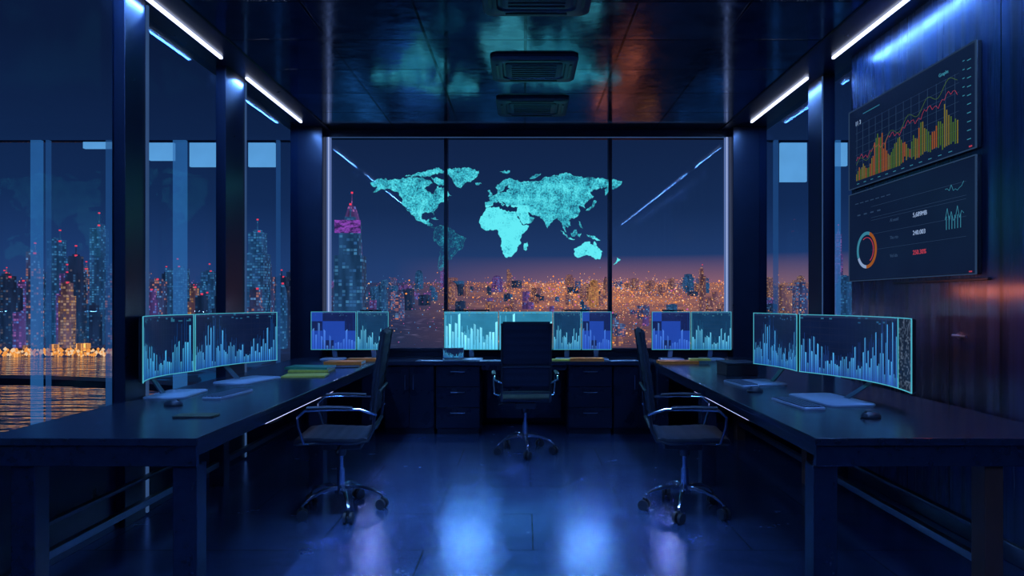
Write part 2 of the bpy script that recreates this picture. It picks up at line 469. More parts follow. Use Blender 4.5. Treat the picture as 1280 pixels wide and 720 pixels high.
# ------------------------------------------------------------------ desks
def desk(name_label, x0, x1, y0, y1, leg_xs, leg_ys, inner, warm=False):
    r = root('office_desk', ((x0 + x1) / 2, (y0 + y1) / 2, 0), 0, name_label, 'desk', 'office desks')
    cx, cy = (x0 + x1) / 2, (y0 + y1) / 2
    def P(lo, hi, nm, mat=M['desk'], bev=.004):
        return bx(nm, (lo[0] - cx, lo[1] - cy, lo[2]), (hi[0] - cx, hi[1] - cy, hi[2]), mat, r, bev)
    P((x0, y0, .715), (x1, y1, .75), 'tabletop')
    P((x0 + .01, y0 + .01, .62), (x1 - .01, y0 + .04, .715), 'apron')
    s_ = 1 if inner < 0 else -1
    P((min(inner - s_ * .05, inner - s_ * .02), y0 + .04, .66), (max(inner - s_ * .05, inner - s_ * .02), y1 - .01, .715), 'apron')
    for ly in leg_ys:
        for i, lx in enumerate(leg_xs):
            hw = .042 if (warm and i == 1) else .055
            q = P((lx - hw, ly - .045, 0), (lx + hw, ly + .045, .62 if ly == leg_ys[0] else .715), 'leg', M['warmwood'] if (warm and i == 1) else M['desk'])
            if warm and i == 1: q['label'] = 'warm brown wooden leg'
    bxs = leg_xs[0] if inner < 0 else leg_xs[1]
    P((bxs - .02, leg_ys[0] + .045, .14), (bxs + .02, leg_ys[-1] - .045, .18), 'foot_rail', M['alu'])
    P((bxs - .02, leg_ys[0] + .045, .30), (bxs + .02, leg_ys[-1] - .045, .32), 'foot_rail', M['darkmetal'])
    return r
desk('long dark wooden desk beside the glass wall', -2.44, -1.46, 2.86, 6.44, (-2.26, -1.53), (2.93, 4.75, 6.3), -1.46)
desk('long dark wooden desk beside the panelled wall', 1.30, 2.52, 2.86, 6.44, (1.36, 2.12), (2.93, 4.75, 6.3), 1.30, True)
def strip_desk(x, y0, y1):
    o = bx('under_desk_light_strip', (x - .007, y0, .653), (x + .007, y1, .659), M['led_desk'], None, .002)
    tag(o, 'glowing white light strip under the desk edge', 'light', 'under desk light strips')
strip_desk(-1.498, 3.7, 5.0); strip_desk(1.338, 3.8, 5.0)

r = root('office_desk', (0, 6.8, 0), 0, 'wide dark worktop desk below the window', 'desk', 'office desks')
b = MB(); b.box((.04, -.08, .7325), (4.96, .52, .035)); b.box((.04, .25, .7325), (4.46, .15, .035)); b.done('tabletop', M['desk'], r, smooth=False)
bx('modesty_panel', (-.40, .10, .10), (.40, .13, .70), M['cabinet'], r)
bx('apron', (-.43, -.31, .66), (.43, -.28, .715), M['cabinet'], r)
def cabinet(x0, x1, kind, label):
    w = x1 - x0
    r = root('desk_cabinet', ((x0 + x1) / 2, 6.80, 0), 0, label, 'cabinet', 'cabinets under the worktop')
    bx('body', (-w / 2, -.27, .06), (w / 2, .3, .712), M['cabinet'], r, .003)
    bx('plinth', (-w / 2 + .01, -.24, 0), (w / 2 - .01, .28, .06), M['blackplastic'], r, .002)
    if kind == 'drawers':
        zs = [.07, .28, .49, .70]
        for a, b in zip(zs[:-1], zs[1:]):
            d = bx('drawer', (-w / 2 + .006, -.295, a + .003), (w / 2 - .006, -.272, b - .003), M['cabinet'], r, .002)
            h = MB(); h.tube([(-.07, .0, 0), (-.07, -.02, 0), (.07, -.02, 0), (.07, 0, 0)], .005, 8)
            h.done('handle', M['alu'], d, (0, -.012, .05))
    else:
        for a, b, hs in ((-w / 2 + .006, -.002, 1), (.002, w / 2 - .006, -1)):
            d = bx('door', (a, -.295, .075), (b, -.272, .695), M['cabinet'], r, .002)
            h = MB(); h.tube([(0, 0, -.07), (0, -.02, -.07), (0, -.02, .07), (0, 0, .07)], .005, 8)
            h.done('handle', M['alu'], d, (hs * ((b - a) / 2 - .04), -.012, .15))
cabinet(-.90, -.45, 'drawers', 'dark three-drawer cabinet with slim metal handles')
cabinet(.45, .90, 'drawers', 'dark three-drawer cabinet with slim metal handles')
cabinet(-1.42, -.91, 'doors', 'dark two-door cabinet under the worktop')
cabinet(.91, 1.42, 'doors', 'dark two-door cabinet under the worktop')

# ------------------------------------------------------------------ monitors
def monitor(p0, p1, h, mat, label, zb=.115, bow=.02, group='desk monitors', base_off=-.05, bw=.36, dash=False, bd=.11, ez=.005):
    p0 = Vector((p0[0], p0[1], 0)); p1 = Vector((p1[0], p1[1], 0)); d = p1 - p0; w = d.length - .006
    c = (p0 + p1) / 2; th = math.atan2(d.y, d.x)
    r = root('monitor', (c.x, c.y, .75), th, label, 'monitor', group)
    Yf = lambda x: bow * (1 - (2 * x / w) ** 2)
    NS = 24; X = [-w / 2 + w * i / NS for i in range(NS + 1)]
    z0, z1 = zb, zb + h
    def scr(x0, x1, m_, nm):
        b = MB(); XX = [x0 + (x1 - x0) * i / NS for i in range(NS + 1)]
        for i in range(NS):
            a, q = XX[i], XX[i + 1]
            b.add([(a, Yf(a), z0 + ez), (q, Yf(q), z0 + ez), (q, Yf(q), z1 - ez), (a, Yf(a), z1 - ez)], [(0, 1, 2, 3)])
        return b.done(nm, m_, r, smooth=True, uvf=lambda co: ((co.x - x0) / (x1 - x0), (co.z - z0) / (z1 - z0)))
    if dash:
        xx = w / 2 - .19
        scr(-w / 2 + ez, xx - .003, mat, 'screen'); scr(xx + .003, w / 2 - ez, M['dash'], 'screen')
        b = MB(); b.box((xx, Yf(xx) - .001, (z0 + z1) / 2), (.006, .004, h)); b.done('divider', M['cyan_edge'], r)
    else:
        scr(-w / 2 + ez, w / 2 - ez, mat, 'screen')
    b = MB()
    b.rings([[(x, Yf(x) + .002, z0), (x, Yf(x) + .002, z1), (x, Yf(x) + .026, z1 - .008), (x, Yf(x) + .026, z0 + .008)] for x in X])
    b.done('housing', M['blackplastic'], r, bevel=.002)
    b = MB()
    for za, zc in ((z0, z0 + ez), (z1 - ez, z1)):
        b.rings([[(x, Yf(x) - .003, za), (x, Yf(x) - .003, zc), (x, Yf(x) + .002, zc), (x, Yf(x) + .002, za)] for x in X])
    for x in (-w / 2 + ez / 2, w / 2 - ez / 2): b.box((x, Yf(x) - .0005, (z0 + z1) / 2), (ez, .005, h))
    b.done('bezel', M['cyan_edge'], r, smooth=False)
    b = MB()
    b.rings([[(-.025, y, z), (.025, y, z), (.025, y + .014, z), (-.025, y + .014, z)] for y, z in ((base_off + bd - .05, .01), (bow + .02, .10), (bow + .03, z0 + h * .5))])
    b.done('stand_pole', M['alu'], r, bevel=.003)
    b = MB(); b.rings([rrect(bw / 2, bd, 0, .04, base_off), rrect(bw / 2, bd, .008, .04, base_off), rrect(bw / 2 - .006, bd - .006, .012, .04, base_off)])
    b.done('stand_base', M['paleplastic'], r)
    return r
monitor((-2.30, 3.86), (-2.33, 4.52), .405, M['scr1'], 'curved monitor with cyan bar charts and glowing bezel', bow=.085, base_off=-.04, bd=.13, bw=.38)
monitor((-2.33, 4.53), (-2.07, 5.37), .405, M['scr2'], 'wide curved monitor showing blue bar charts with glowing bezel', bow=.095, base_off=-.08, bd=.14, bw=.46)
monitor((1.935, 4.50), (2.08, 3.43), .405, M['scr3'], 'ultrawide curved monitor with bar charts and side dashboard', bow=.12, base_off=-.12, dash=True, bw=.48, bd=.15)
monitor((1.82, 5.08), (1.93, 4.52), .405, M['scr2'], 'monitor with cyan charts beside an ultrawide screen', bow=.04, base_off=-.10, bw=.30, bd=.13)
for a, b, m_, lab in ((-2.24, -1.76, 'scr4', 'monitor with bright blue data blocks on the worktop'), (-1.755, -1.42, 'scr6', 'narrow monitor with teal column chart on the worktop'),
                      (-.84, -.27, 'scr5', 'monitor filled with bright cyan columns on the worktop'), (-.265, .30, 'scr5', 'monitor with cyan columns behind the office chair'),
                      (.305, .60, 'scr6', 'monitor with teal column chart on the worktop'), (.605, .92, 'scr4', 'monitor with bright blue data blocks on the worktop'),
                      (1.34, 1.75, 'scr4', 'monitor with bright blue data blocks on the worktop'), (1.755, 2.18, 'scr6', 'monitor with teal column chart on the worktop')):
    monitor((a, 6.72), (b, 6.72), .40, M[m_], lab, zb=.10, bow=.006, base_off=.0, bw=min(.24, b - a - .04))

# ------------------------------------------------------------------ desk objects
def keyboard(x, y, rz, label, w=.38):
    r = root('keyboard', (x, y, .75), rz, label, 'keyboard', 'keyboards')
    b = MB(); b.rings([rrect(w / 2, .065, 0, .012), rrect(w / 2, .065, .010, .012), rrect(w / 2 - .004, .061, .013, .012)]); b.done('body', M['paleplastic'], r)
    k = MB(); n = int(w / .021)
    for j in range(5):
        for i in range(n):
            k.box((-w / 2 + .012 + (i + .5) * (w - .024) / n, -.048 + j * .024, .0155), ((w - .024) / n - .004, .018, .006))
    k.done('keys', M['vent'], r, smooth=False)
def mouse(x, y, rz, label):
    r = root('computer_mouse', (x, y, .75), rz, label, 'mouse', 'computer mice')
    b = MB(); rs = []
    for t, s_ in ((0, .9), (.006, 1.), (.016, .93), (.026, .72), (.032, .40), (.034, .08)):
        rs.append([(.034 * s_ * math.cos(a), .058 * s_ * math.sin(a) + .004 * (1 - s_), t) for a in [2 * pi * k / 20 for k in range(20)]])
    b.rings(rs); b.done('shell', M['grey'], r)
    b = MB(); b.cyl((-.004, -.028, .026), (.004, -.028, .026), .009, seg=14); b.done('scroll_wheel', M['rubber'], r)
def phone(x, y, rz, label):
    r = root('smartphone', (x, y, .75), rz, label, 'phone')
    b = MB(); b.rings([rrect(.105, .048, 0, .012), rrect(.107, .050, .004, .012), rrect(.105, .048, .009, .012)]); b.done('case', M['blackplastic'], r)
    b = MB(); b.rings([rrect(.098, .043, .009, .009), rrect(.098, .043, .0096, .009)]); b.done('screen', glow('phone_screen', (.015, .05, .09), 1., 30), r)
def book(x, y, z, w, d, h, rz, mat, label, group='notebooks and books on the desks'):
    r = root('book', (x, y, z), rz, label, 'book', group)
    b = MB(); b.box((0, 0, .0015), (w, d, .003)); b.box((0, 0, h - .0015), (w, d, .003)); b.box((-w / 2 + .0015, 0, h / 2), (.003, d, h)); b.box((0, -d / 2 + .003, h / 2), (w, .003, h))
    b.done('cover', mat, r, bevel=.001)
    b = MB(); b.box((.001, .003, h / 2), (w - .006, d - .008, h - .007)); b.done('pages', M['paper'], r)
def paper(x, y, rz, w, d, label, mat=None):
    b = MB(); nx = 6
    rs = [[(-w / 2 + w * i / nx, -d / 2, .0005 + .0015 * math.sin(i)** 2), (-w / 2 + w * i / nx, d / 2, .0005 + .0015 * math.sin(i + 1) ** 2), (-w / 2 + w * i / nx, d / 2, .003), (-w / 2 + w * i / nx, -d / 2, .003)] for i in range(nx + 1)]
    b.rings(rs); o = b.done('paper_sheet', mat or M['paper'], None, (x, y, .7505), rz)
    tag(o, label, 'paper', 'papers on the worktop')
def laptop(x, y, rz, label, w=.30, tilt=20, scr='scr1'):
    r = root('laptop', (x, y, .75), rz, label, 'laptop')
    b = MB(); b.rings([rrect(w / 2, .10, 0, .01), rrect(w / 2, .10, .012, .01)]); b.done('base', M['alu'], r)
    k = MB()
    for j in range(4):
        for i in range(12): k.box((-w / 2 + .02 + (i + .5) * (w - .04) / 12, -.02 + j * .024, .0135), ((w - .04) / 12 - .003, .02, .003))
    k.done('keys', M['blackplastic'], r, smooth=False)
    t = math.radians(tilt)
    b = MB(); b.box((0, 0, .06), (w, .007, .12)); lid = b.done('lid', M['alu'], r, (0, .097, .012), rot=(-t, 0, 0), bevel=.002)
    b = MB(); b.add([(-w / 2 + .01, -.0045, .010), (w / 2 - .01, -.0045, .010), (w / 2 - .01, -.0045, .112), (-w / 2 + .01, -.0045, .112)], [(0, 1, 2, 3)])
    b.done('screen', M[scr], lid, uvf=lambda co: (co.x / w + .5, co.z / .12))
keyboard(-1.93, 4.18, 1.45, 'slim grey keyboard on the dark desk')
mouse(-2.06, 3.76, 1.5, 'dark computer mouse near the monitor')
phone(-1.74, 3.40, .06, 'black smartphone lying flat on the desk')
book(-1.86, 5.62, .75, .34, .26, .018, .05, M['yellow_cover'], 'yellow notebook under a green one')
book(-1.88, 5.64, .7685, .38, .22, .02, -.08, M['green_cover'], 'dark green notebook on top of a stack')
book(-1.78, 5.22, .75, .34, .20, .012, .1, M['yellow_cover'], 'thin yellow notebook lying on the desk')
book(-1.74, 6.22, .75, .36, .18, .03, 0, M['orange_cover'], 'orange book lying near the blue monitors')
book(-1.62, 6.52, .75, .34, .12, .03, 0, M['orange_cover'], 'orange book below the monitor')
book(.64, 6.53, .75, .34, .12, .032, 0, M['orange_cover'], 'orange book on the worktop')
book(.38, 6.58, .75, .22, .10, .015, .1, M['yellow_cover'], 'small yellow notebook on the worktop')
book(1.50, 6.26, .75, .38, .16, .03, .03, M['orange_cover'], 'orange book on the desk corner')
book(1.72, 6.28, .7805, .20, .12, .018, -.1, M['yellow_cover'], 'yellow notebook on top of an orange book')
laptop(-.72, 6.56, .15, 'small open laptop with a cyan screen', .22, 25)
for i, (x, w) in enumerate(((-.95, .3), (-.33, .24), (.12, .22), (1.02, .3))):
    paper(x, 6.55, .1 * (i - 1), w, .13, 'blue-lit sheet of paper on the worktop')
# light bars added on the monitors to make floor reflections and brighten the worktop
for lx, lw, le, lc in ((-.60, .46, 3.4, (.30, .60, 1.)), (.66, .46, 3.0, (.30, .60, 1.)), (-1.60, .20, 1.0, (.62, .62, 1.)), (1.55, .20, 1.0, (.62, .62, 1.))):
    r = root('monitor_light_bar', (lx, 6.70, 1.252), 0, 'slim light bar clipped on top of the monitor', 'light', 'monitor light bars')
    b = MB(); b.cyl((-lw / 2 - .01, -.02, .012), (lw / 2 + .01, -.02, .012), .008, seg=12); b.box((0, .0, .006), (.03, .04, .012)); b.done('housing', M['blackplastic'], r)
    area('light_bar_lamp', (lx, 6.675, 1.254), lw, .012, le, lc, (math.radians(-14), 0, 0))
keyboard(1.62, 3.80, -1.48, 'slim keyboard in front of the ultrawide monitor', .40)
keyboard(1.60, 4.72, -1.45, 'slim keyboard beside the dark desk box', .32)
mouse(1.82, 3.36, -1.4, 'dark computer mouse on the desk')
mouse(1.56, 4.32, -1.4, 'dark computer mouse beside the keyboard')
r = root('desk_box', (1.78, 5.35, .75), .05, 'small black box with a lid on the desk', 'box')
b = MB(); b.box((0, 0, .045), (.26, .24, .09)); b.done('body', M['blackplastic'], r, bevel=.006)
b = MB(); b.box((0, 0, .10), (.27, .25, .018)); b.done('lid', M['grey'], r, bevel=.004)
b = MB(); b.rings([rrect(.11, .08, 0, .01), rrect(.11, .08, .007, .01)])
o = b.done('tablet_computer', [M['blackplastic']], None, (-1.64, 5.93, .75), .2); tag(o, 'thin dark tablet lying on the desk', 'tablet')
r = root('power_socket_unit', (-1.60, 4.05, .60), 0, 'power socket unit with orange light under the desk', 'power socket')
b = MB(); b.box((0, 0, .0575), (.07, .22, .115)); b.done('body', M['grey'], r, bevel=.005)
b = MB(); b.box((.036, -.04, .03), (.004, .05, .02)); b.done('indicator_light', M['orange'], r)

# ------------------------------------------------------------------ chairs
def slab(b, path, wf, thick, ribs, amp=.2):
    P = [Vector((0, y, z)) for y, z in path]
    Ls = [0]
    for i in range(1, len(P)): Ls.append(Ls[-1] + (P[i] - P[i - 1]).length)
    NN = ribs * 6; rs = []
    def at(s_):
        for i in range(1, len(P)):
            if s_ <= Ls[i] + 1e-6:
                t = (s_ - Ls[i - 1]) / (Ls[i] - Ls[i - 1]); return P[i - 1].lerp(P[i], t)
        return P[-1]
    for k in range(NN + 1):
        s_ = Ls[-1] * k / NN; p = at(s_); q0 = at(max(0, s_ - .02)); q1 = at(min(Ls[-1], s_ + .02))
        t = (q1 - q0).normalized(); nrm = Vector((1, 0, 0)).cross(t).normalized()
        e = min(1, min(k, NN - k) / 3. + .35)
        th = thick / 2 * (1 - amp + amp * abs(math.sin(pi * k / 6))) * e
        w = wf(k / NN) / 2
        ring = []
        for x, o_ in ((-w, -.25), (-w * .97, -.8), (-w * .85, -1), (-w * .4, -1), (0, -1), (w * .4, -1), (w * .85, -1), (w * .97, -.8), (w, -.25), (w, .25), (w * .97, .8), (w * .85, 1), (w * .4, 1), (0, 1), (-w * .4, 1), (-w * .85, 1), (-w * .97, .8), (-w, .25)):
            ring.append(p + Vector((x, 0, 0)) + nrm * o_ * th)
        rs.append(ring)
    b.rings(rs)
def chair(loc, rz, label):
    r = root('office_chair', loc, rz, label, 'chair', 'office chairs')
    b = MB(); slab(b, [(-.25, .478), (-.22, .500), (-.14, .506), (0, .496), (.14, .492), (.20, .505)], lambda t: .46 - .03 * abs(t - .5) * 2, .042, 7, .12)
    b.done('seat', M['mesh'], r)
    b = MB(); slab(b, [(.215, .62), (.228, .72), (.240, .85), (.262, 1.0), (.280, 1.10), (.290, 1.185)], lambda t: .405 + .025 * math.sin(t * pi), .035, 9)
    b.done('backrest', M['mesh'], r)
    b = MB()
    for sx in (-.21, .21):
        b.tube([(sx, -.23, .482), (sx, -.1, .488), (sx, .12, .480), (sx, .20, .495), (sx, .232, .56), (sx, .245, .68), (sx, .254, .82), (sx, .276, 1.0), (sx, .302, 1.17)], .010, 8)
    b.tube([(-.21, .235, .57), (.21, .235, .57)], .012, 8); b.tube([(-.21, .268, .80), (.21, .268, .80)], .009, 8)
    b.tube([(-.21, .0, .465), (.21, .0, .465)], .014, 8)
    b.done('frame', M['blackplastic'], r)
    for sx in (-1, 1):
        b = MB(); x = sx * .275
        b.tube([(sx * .21, -.16, .482), (x, -.17, .50), (x + sx * .01, -.20, .60), (x + sx * .01, -.205, .66), (x + sx * .01, -.16, .70), (x + sx * .01, 0, .705), (x, .16, .70), (x, .22, .68), (sx * .21, .25, .655)], .008, 10)
        a = b.done('armrest', M['chrome'], r)
        b = MB(); b.tube([(x + sx * .01, -.15, .716), (x + sx * .01, -.02, .719), (x + sx * .005, .12, .714)], [.016, .020, .015], 10, flat=.5); b.done('arm_pad', M['blackplastic'], a)
    b = MB(); b.box((0, .02, .44), (.18, .24, .05)); b.cyl((.0, .0, .42), (0, 0, .36), .04, .03); b.tube([(.09, .02, .45), (.2, .02, .44), (.24, .02, .43)], .007, 8)
    b.done('tilt_mechanism', M['blackplastic'], r, bevel=.004)
    b = MB(); b.cyl((0, 0, .14), (0, 0, .28), .026); b.cyl((0, 0, .28), (0, 0, .43), .016); b.done('gas_lift', M['chrome'], r)
    b = MB(); b.cyl((0, 0, .12), (0, 0, .175), .040, .032)
    b.done('hub', M['chrome'], r)
    for k in range(5):
        a = 2 * pi * k / 5 + .35; ca, sa = math.cos(a), math.sin(a)
        b = MB(); rs = []
        for rad, w, z, h in ((.025, .018, .155, .026), (.08, .016, .158, .024), (.14, .014, .150, .021), (.20, .012, .130, .018), (.245, .011, .105, .016), (.265, .010, .088, .014)):
            c = Vector((ca * rad, sa * rad, z)); q = Vector((-sa, ca, 0)) * w
            rs.append([c - q - Vector((0, 0, h / 2)), c + q - Vector((0, 0, h / 2)), c + q * .7 + Vector((0, 0, h / 2)), c - q * .7 + Vector((0, 0, h / 2))])
        b.rings(rs); b.done('leg', M['chrome'], r, bevel=.003)
        b = MB(); c = Vector((ca * .262, sa * .262, .034)); ax = Vector((math.cos(a + 1.1), math.sin(a + 1.1), 0))
        for s_ in (-1, 1):
            p = c + ax * s_ * .019
            b.cyl(p - ax * .009, p + ax * .009, .034, seg=18)
        b.cyl(c - ax * .012, c + ax * .012, .012, seg=12); b.cyl(c, c + Vector((0, 0, .05)), .009, seg=10)
        b.done('caster', M['rubber'], r)
    return r
ch = chair((.01, 5.76, 0), pi + .04, 'black ribbed office chair facing the window worktop')
copy_tree(ch, (-1.19, 4.16, 0), -pi / 2 + .10, 'black ribbed office chair turned to the desk by the glass wall')
copy_tree(ch, (1.045, 4.16, 0), pi / 2 - .10, 'black ribbed office chair turned to the desk by the panelled wall')

# ------------------------------------------------------------------ world map
polys = [
 [(-168,66),(-156,71),(-140,70),(-128,70),(-115,73),(-95,72),(-85,69),(-82,66),(-94,59),(-85,55),(-80,52),(-78,58),(-76,62),(-65,59),(-60,54),(-56,51),(-65,47),(-60,46),(-70,43),(-74,40),(-76,35),(-81,31),(-80,26),(-83,30),(-90,30),(-97,27),(-97,21),(-91,18),(-87,21),(-88,16),(-83,14),(-82,9),(-78,8),(-84,9),(-92,14),(-105,20),(-109,26),(-114,31),(-118,34),(-124,40),(-124,48),(-132,56),(-145,60),(-155,58),(-164,55),(-158,61),(-166,63)],
 [(-72,78),(-60,82),(-35,83),(-18,80),(-20,74),(-25,70),(-38,66),(-43,60),(-50,63),(-54,69),(-60,76)],
 [(-120,74),(-105,77),(-90,80),(-75,83),(-65,80),(-80,76),(-88,74),(-105,74)],
 [(-84,73),(-72,71),(-62,66),(-68,63),(-76,65),(-82,70)],
 [(-78,8),(-72,12),(-62,10),(-52,5),(-50,0),(-44,-3),(-35,-7),(-39,-14),(-41,-22),(-48,-26),(-53,-33),(-58,-38),(-65,-42),(-67,-48),(-69,-54),(-74,-52),(-74,-43),(-73,-35),(-70,-20),(-76,-14),(-81,-6),(-80,0)],
 [(-6,36),(10,37),(11,34),(20,31),(32,31),(35,27),(37,21),(43,12),(51,12),(48,5),(41,-2),(39,-8),(40,-15),(35,-20),(33,-27),(27,-34),(19,-35),(15,-28),(12,-18),(13,-9),(9,-1),(9,4),(4,6),(-4,5),(-9,5),(-15,10),(-17,15),(-16,22),(-12,28),(-9,32)],
 [(49,-12),(50,-16),(47,-25),(44,-23),(44,-17)],
 [(-9,37),(-9,43),(-2,44),(-4,48),(2,51),(8,54),(8,57),(11,56),(12,54),(20,55),(24,59),(28,60),(22,61),(24,66),(18,62),(17,59),(13,56),(8,58),(5,61),(12,66),(18,70),(28,71),(40,67),(44,68),(55,68),(68,69),(73,73),(90,75),(104,78),(113,74),(130,72),(150,71),(170,70),(180,68),(178,64),(170,60),(163,58),(157,51),(156,58),(160,61),(142,59),(136,54),(141,50),(132,43),(128,40),(129,35),(126,37),(121,39),(120,36),(122,31),(118,24),(109,21),(106,18),(109,12),(105,9),(100,13),(103,2),(98,9),(97,16),(91,22),(86,20),(80,14),(77,8),(73,17),(70,21),(66,25),(57,26),(50,30),(52,24),(59,22),(55,17),(44,13),(39,20),(34,28),(36,36),(27,37),(26,40),(22,37),(19,41),(13,45),(18,40),(15,38),(10,44),(3,43),(-1,38),(-5,36)],
 [(-5,50),(1,51),(0,54),(-3,58),(-6,57),(-3,54)], [(-22,64),(-14,65),(-16,66.5),(-23,66)],
 [(130,32),(136,34),(140,36),(142,41),(145,44),(141,45),(139,38),(133,35)],
 [(95,5),(104,-2),(106,-6),(100,-1)], [(109,1),(117,6),(118,1),(114,-4),(110,-2)], [(131,-1),(141,-3),(150,-10),(140,-8),(133,-4)], [(106,-6),(115,-8),(114,-9),(106,-7.5)], [(120,18),(122,17),(126,8),(123,9)], [(119,0),(124,1),(122,-5),(120,-4)],
 [(114,-22),(122,-18),(130,-12),(136,-12),(136,-15),(140,-17),(142,-11),(146,-19),(153,-26),(150,-37),(144,-38),(138,-34),(131,-31),(118,-35),(115,-33)],
 [(173,-35),(178,-38),(174,-41),(168,-46),(172,-41)], [(-84,22),(-77,20),(-74,20),(-80,23)], [(11,79),(25,80),(20,77)], [(52,71),(60,76),(68,77),(57,71)]]
def map_mat(edge=False):
    g = G('cyan_map_outline' if edge else 'cyan_map_light')
    o_ = g.obj()
    n = g.noise(o_, 7., 5, .7); n2 = g.noise(o_, 50., 3, .7)
    v = g.n('ShaderNodeTexVoronoi'); g.put(v.inputs['Vector'], o_); v.inputs['Scale'].default_value = 70
    x, y, z = g.sep(o_)
    af = g.m('MULTIPLY', g.m('LESS_THAN', g.m('ABSOLUTE', g.m('SUBTRACT', x, .14)), .28), g.m('LESS_THAN', z, .32))
    au = g.m('MULTIPLY', g.m('GREATER_THAN', x, .88), g.m('LESS_THAN', z, -.05))
    sa = g.m('MULTIPLY', g.m('LESS_THAN', x, -.27), g.m('LESS_THAN', z, .09))
    k = g.m('ADD', g.m('MULTIPLY', n, 1.6), g.m('MULTIPLY', n2, 1.1))
    k = g.m('ADD', k, g.m('MULTIPLY', g.m('MAXIMUM', af, au), .34))
    k = g.m('SUBTRACT', k, g.m('MULTIPLY', sa, .42))
    if edge:
        return g.done(g.emis(g.ramp(g.mr(k, .8, 1.6), [(0, (.010, .12, .20)), (1, (.10, .66, .78))]), .8))
    col = g.ramp(g.mr(k, .85, 1.65), [(0, (.006, .08, .15)), (.35, (.020, .26, .38)), (.65, (.05, .52, .64)), (1, (.12, .80, .88))])
    t = g.n('ShaderNodeBsdfTransparent')
    op = g.mr(g.m('SUBTRACT', k, g.m('MULTIPLY', v.outputs['Distance'], .9)), .3, .95, .15, .95)
    return g.done(g.mixs(op, t.outputs[0], g.emis(col, 1.1)))
M['map'] = map_mat(); M['mapedge'] = map_mat(True)
r = root('world_map_display', (-.36, YB + .02, 2.115), 0, 'glowing cyan world map on the window glass', 'map')
b = MB(); e = MB(); kx, kz = .0081, .0076
def warp(la): return la * kz * (1 + max(0, la) * .0020)
for P in polys:
    Q = []
    for i in range(len(P)):
        a, c = P[i], P[(i + 1) % len(P)]
        Q.append(a); L_ = math.hypot(c[0] - a[0], c[1] - a[1])
        if L_ > 4:
            nn = int(L_ / 1.9)
            for k in range(1, nn):
                t = k / nn; Q.append((a[0] + (c[0] - a[0]) * t + random.uniform(-1.2, 1.2), a[1] + (c[1] - a[1]) * t + random.uniform(-1.2, 1.2)))
    pts = [Vector((lo * kx, 0, warp(la))) for lo, la in Q]
    tri = tessellate_polygon([[Vector((p.x, p.z, 0)) for p in pts]])
    b.add(pts, [tuple(t) for t in tri])
    e.tube([p + Vector((0, -.002, 0)) for p in pts], .0015, 4, 0, True)
b.done('landmass', M['map'], r, smooth=False)
e.done('coastline', M['mapedge'], r, smooth=False)

# ------------------------------------------------------------------ wall screens
def wall_display(zc, h, label):
    r = root('wall_display', (2.53, 4.275, zc), -pi / 2, label, 'screen', 'wall mounted screens')
    w = 1.40
    b = MB(); b.box((0, .014, 0), (w, .030, h)); b.done('housing', M['blackplastic'], r, bevel=.006)
    b = MB(); b.box((0, -.002, 0), (w - .02, .004, h - .02)); b.done('screen', M['wallscreen'], r, smooth=False)
    b = MB()
    for sx in (-1, 1): b.box((sx * (w / 2 - .003), -.003, 0), (.006, .008, h))
    for sz in (-1, 1): b.box((0, -.003, sz * (h / 2 - .003)), (w, .008, .006))
    b.done('bezel', M['t_dim'], r)
    b = MB(); b.box((w / 2 - .04, -.008, -h / 2 + .018), (.02, .004, .008)); b.done('indicator_light', M['t_red'], r)
    return r, w
def text(s_, parent, x, z, size, mat, nm='readout'):
    c = bpy.data.curves.new('t', 'FONT'); c.body = s_; c.size = size; c.extrude = .001; c.align_x = 'LEFT'
    o_ = bpy.data.objects.new('t', c); COL.objects.link(o_)
    bpy.context.view_layer.update()
    me = bpy.data.meshes.new_from_object(o_.evaluated_get(bpy.context.evaluated_depsgraph_get()))
    bpy.data.objects.remove(o_)
    me.materials.clear(); me.materials.append(mat)
    q = bpy.data.objects.new(nm, me); COL.objects.link(q); q.parent = parent
    q.location = (x, -.006, z); q.rotation_euler = (pi / 2, 0, 0)
    return q
ra, w = wall_display(2.522, .605, 'wall screen showing a rising coloured bar chart')
b = MB()
for k in range(8): b.box((-.02, -.005, -.22 + k * .055), (1.16, .002, .0012))
for k in range(14): b.box((-.58 + k * .085, -.005, -.03), (.0012, .002, .40))
b.done('chart_grid', M['t_dim'], ra, smooth=False)
bb = MB()
random.seed(3)
NB = 60; tops = []
for k in range(NB):
    t = k / (NB - 1); x = -.58 + 1.13 * t
    hump = math.exp(-((t - .27) / .09) ** 2)
    env = .04 + .16 * t + .04 * math.sin(k * .50) + .15 * hump
    top = -.23 + max(.02, env) * random.uniform(.65, 1.15)
    z0 = -.25
    if t > .5: z0 = -.25 + random.random() * .05
    rr_ = random.random()
    bb.box((x, -.0065, (z0 + top) / 2), (.0075, .002, top - z0), 2 if rr_ < .12 + hump * .75 + max(0, t - .8) else (1 if rr_ < .60 else 0))
    tops.append((x, -.008, -.13 + .28 * t + .03 * math.sin(k * .6)))
bb.done('bar_chart', [M['t_green'], M['t_yellow'], M['t_orange']], ra, smooth=False)
b = MB(); b.tube(tops, .0012, 5); b.done('trend_line', M['t_green'], ra)
b = MB(); b.tube([(x, y, z * .6 - .02 + .015 * math.sin(i * 2.1)) for i, (x, y, z) in enumerate(tops)], .0009, 5); b.done('trend_line', M['t_red'], ra)
b = MB()
for k in range(10): b.box((.645, -.006, -.24 + k * .05), (.030, .002, .004))
for k in range(5): b.box((.60, -.006, .02 + k * .05), (.016, .002, .004))
for k in range(12): b.box((-.56 + k * .095, -.006, -.275), (.03, .002, .004))
b.done('axis_marks', M['t_cyan'], ra, smooth=False)
text('11 3', ra, -.60, .17, .045, M['t_white']); text('Graphs', ra, .38, .200, .030, M['t_cyan'])
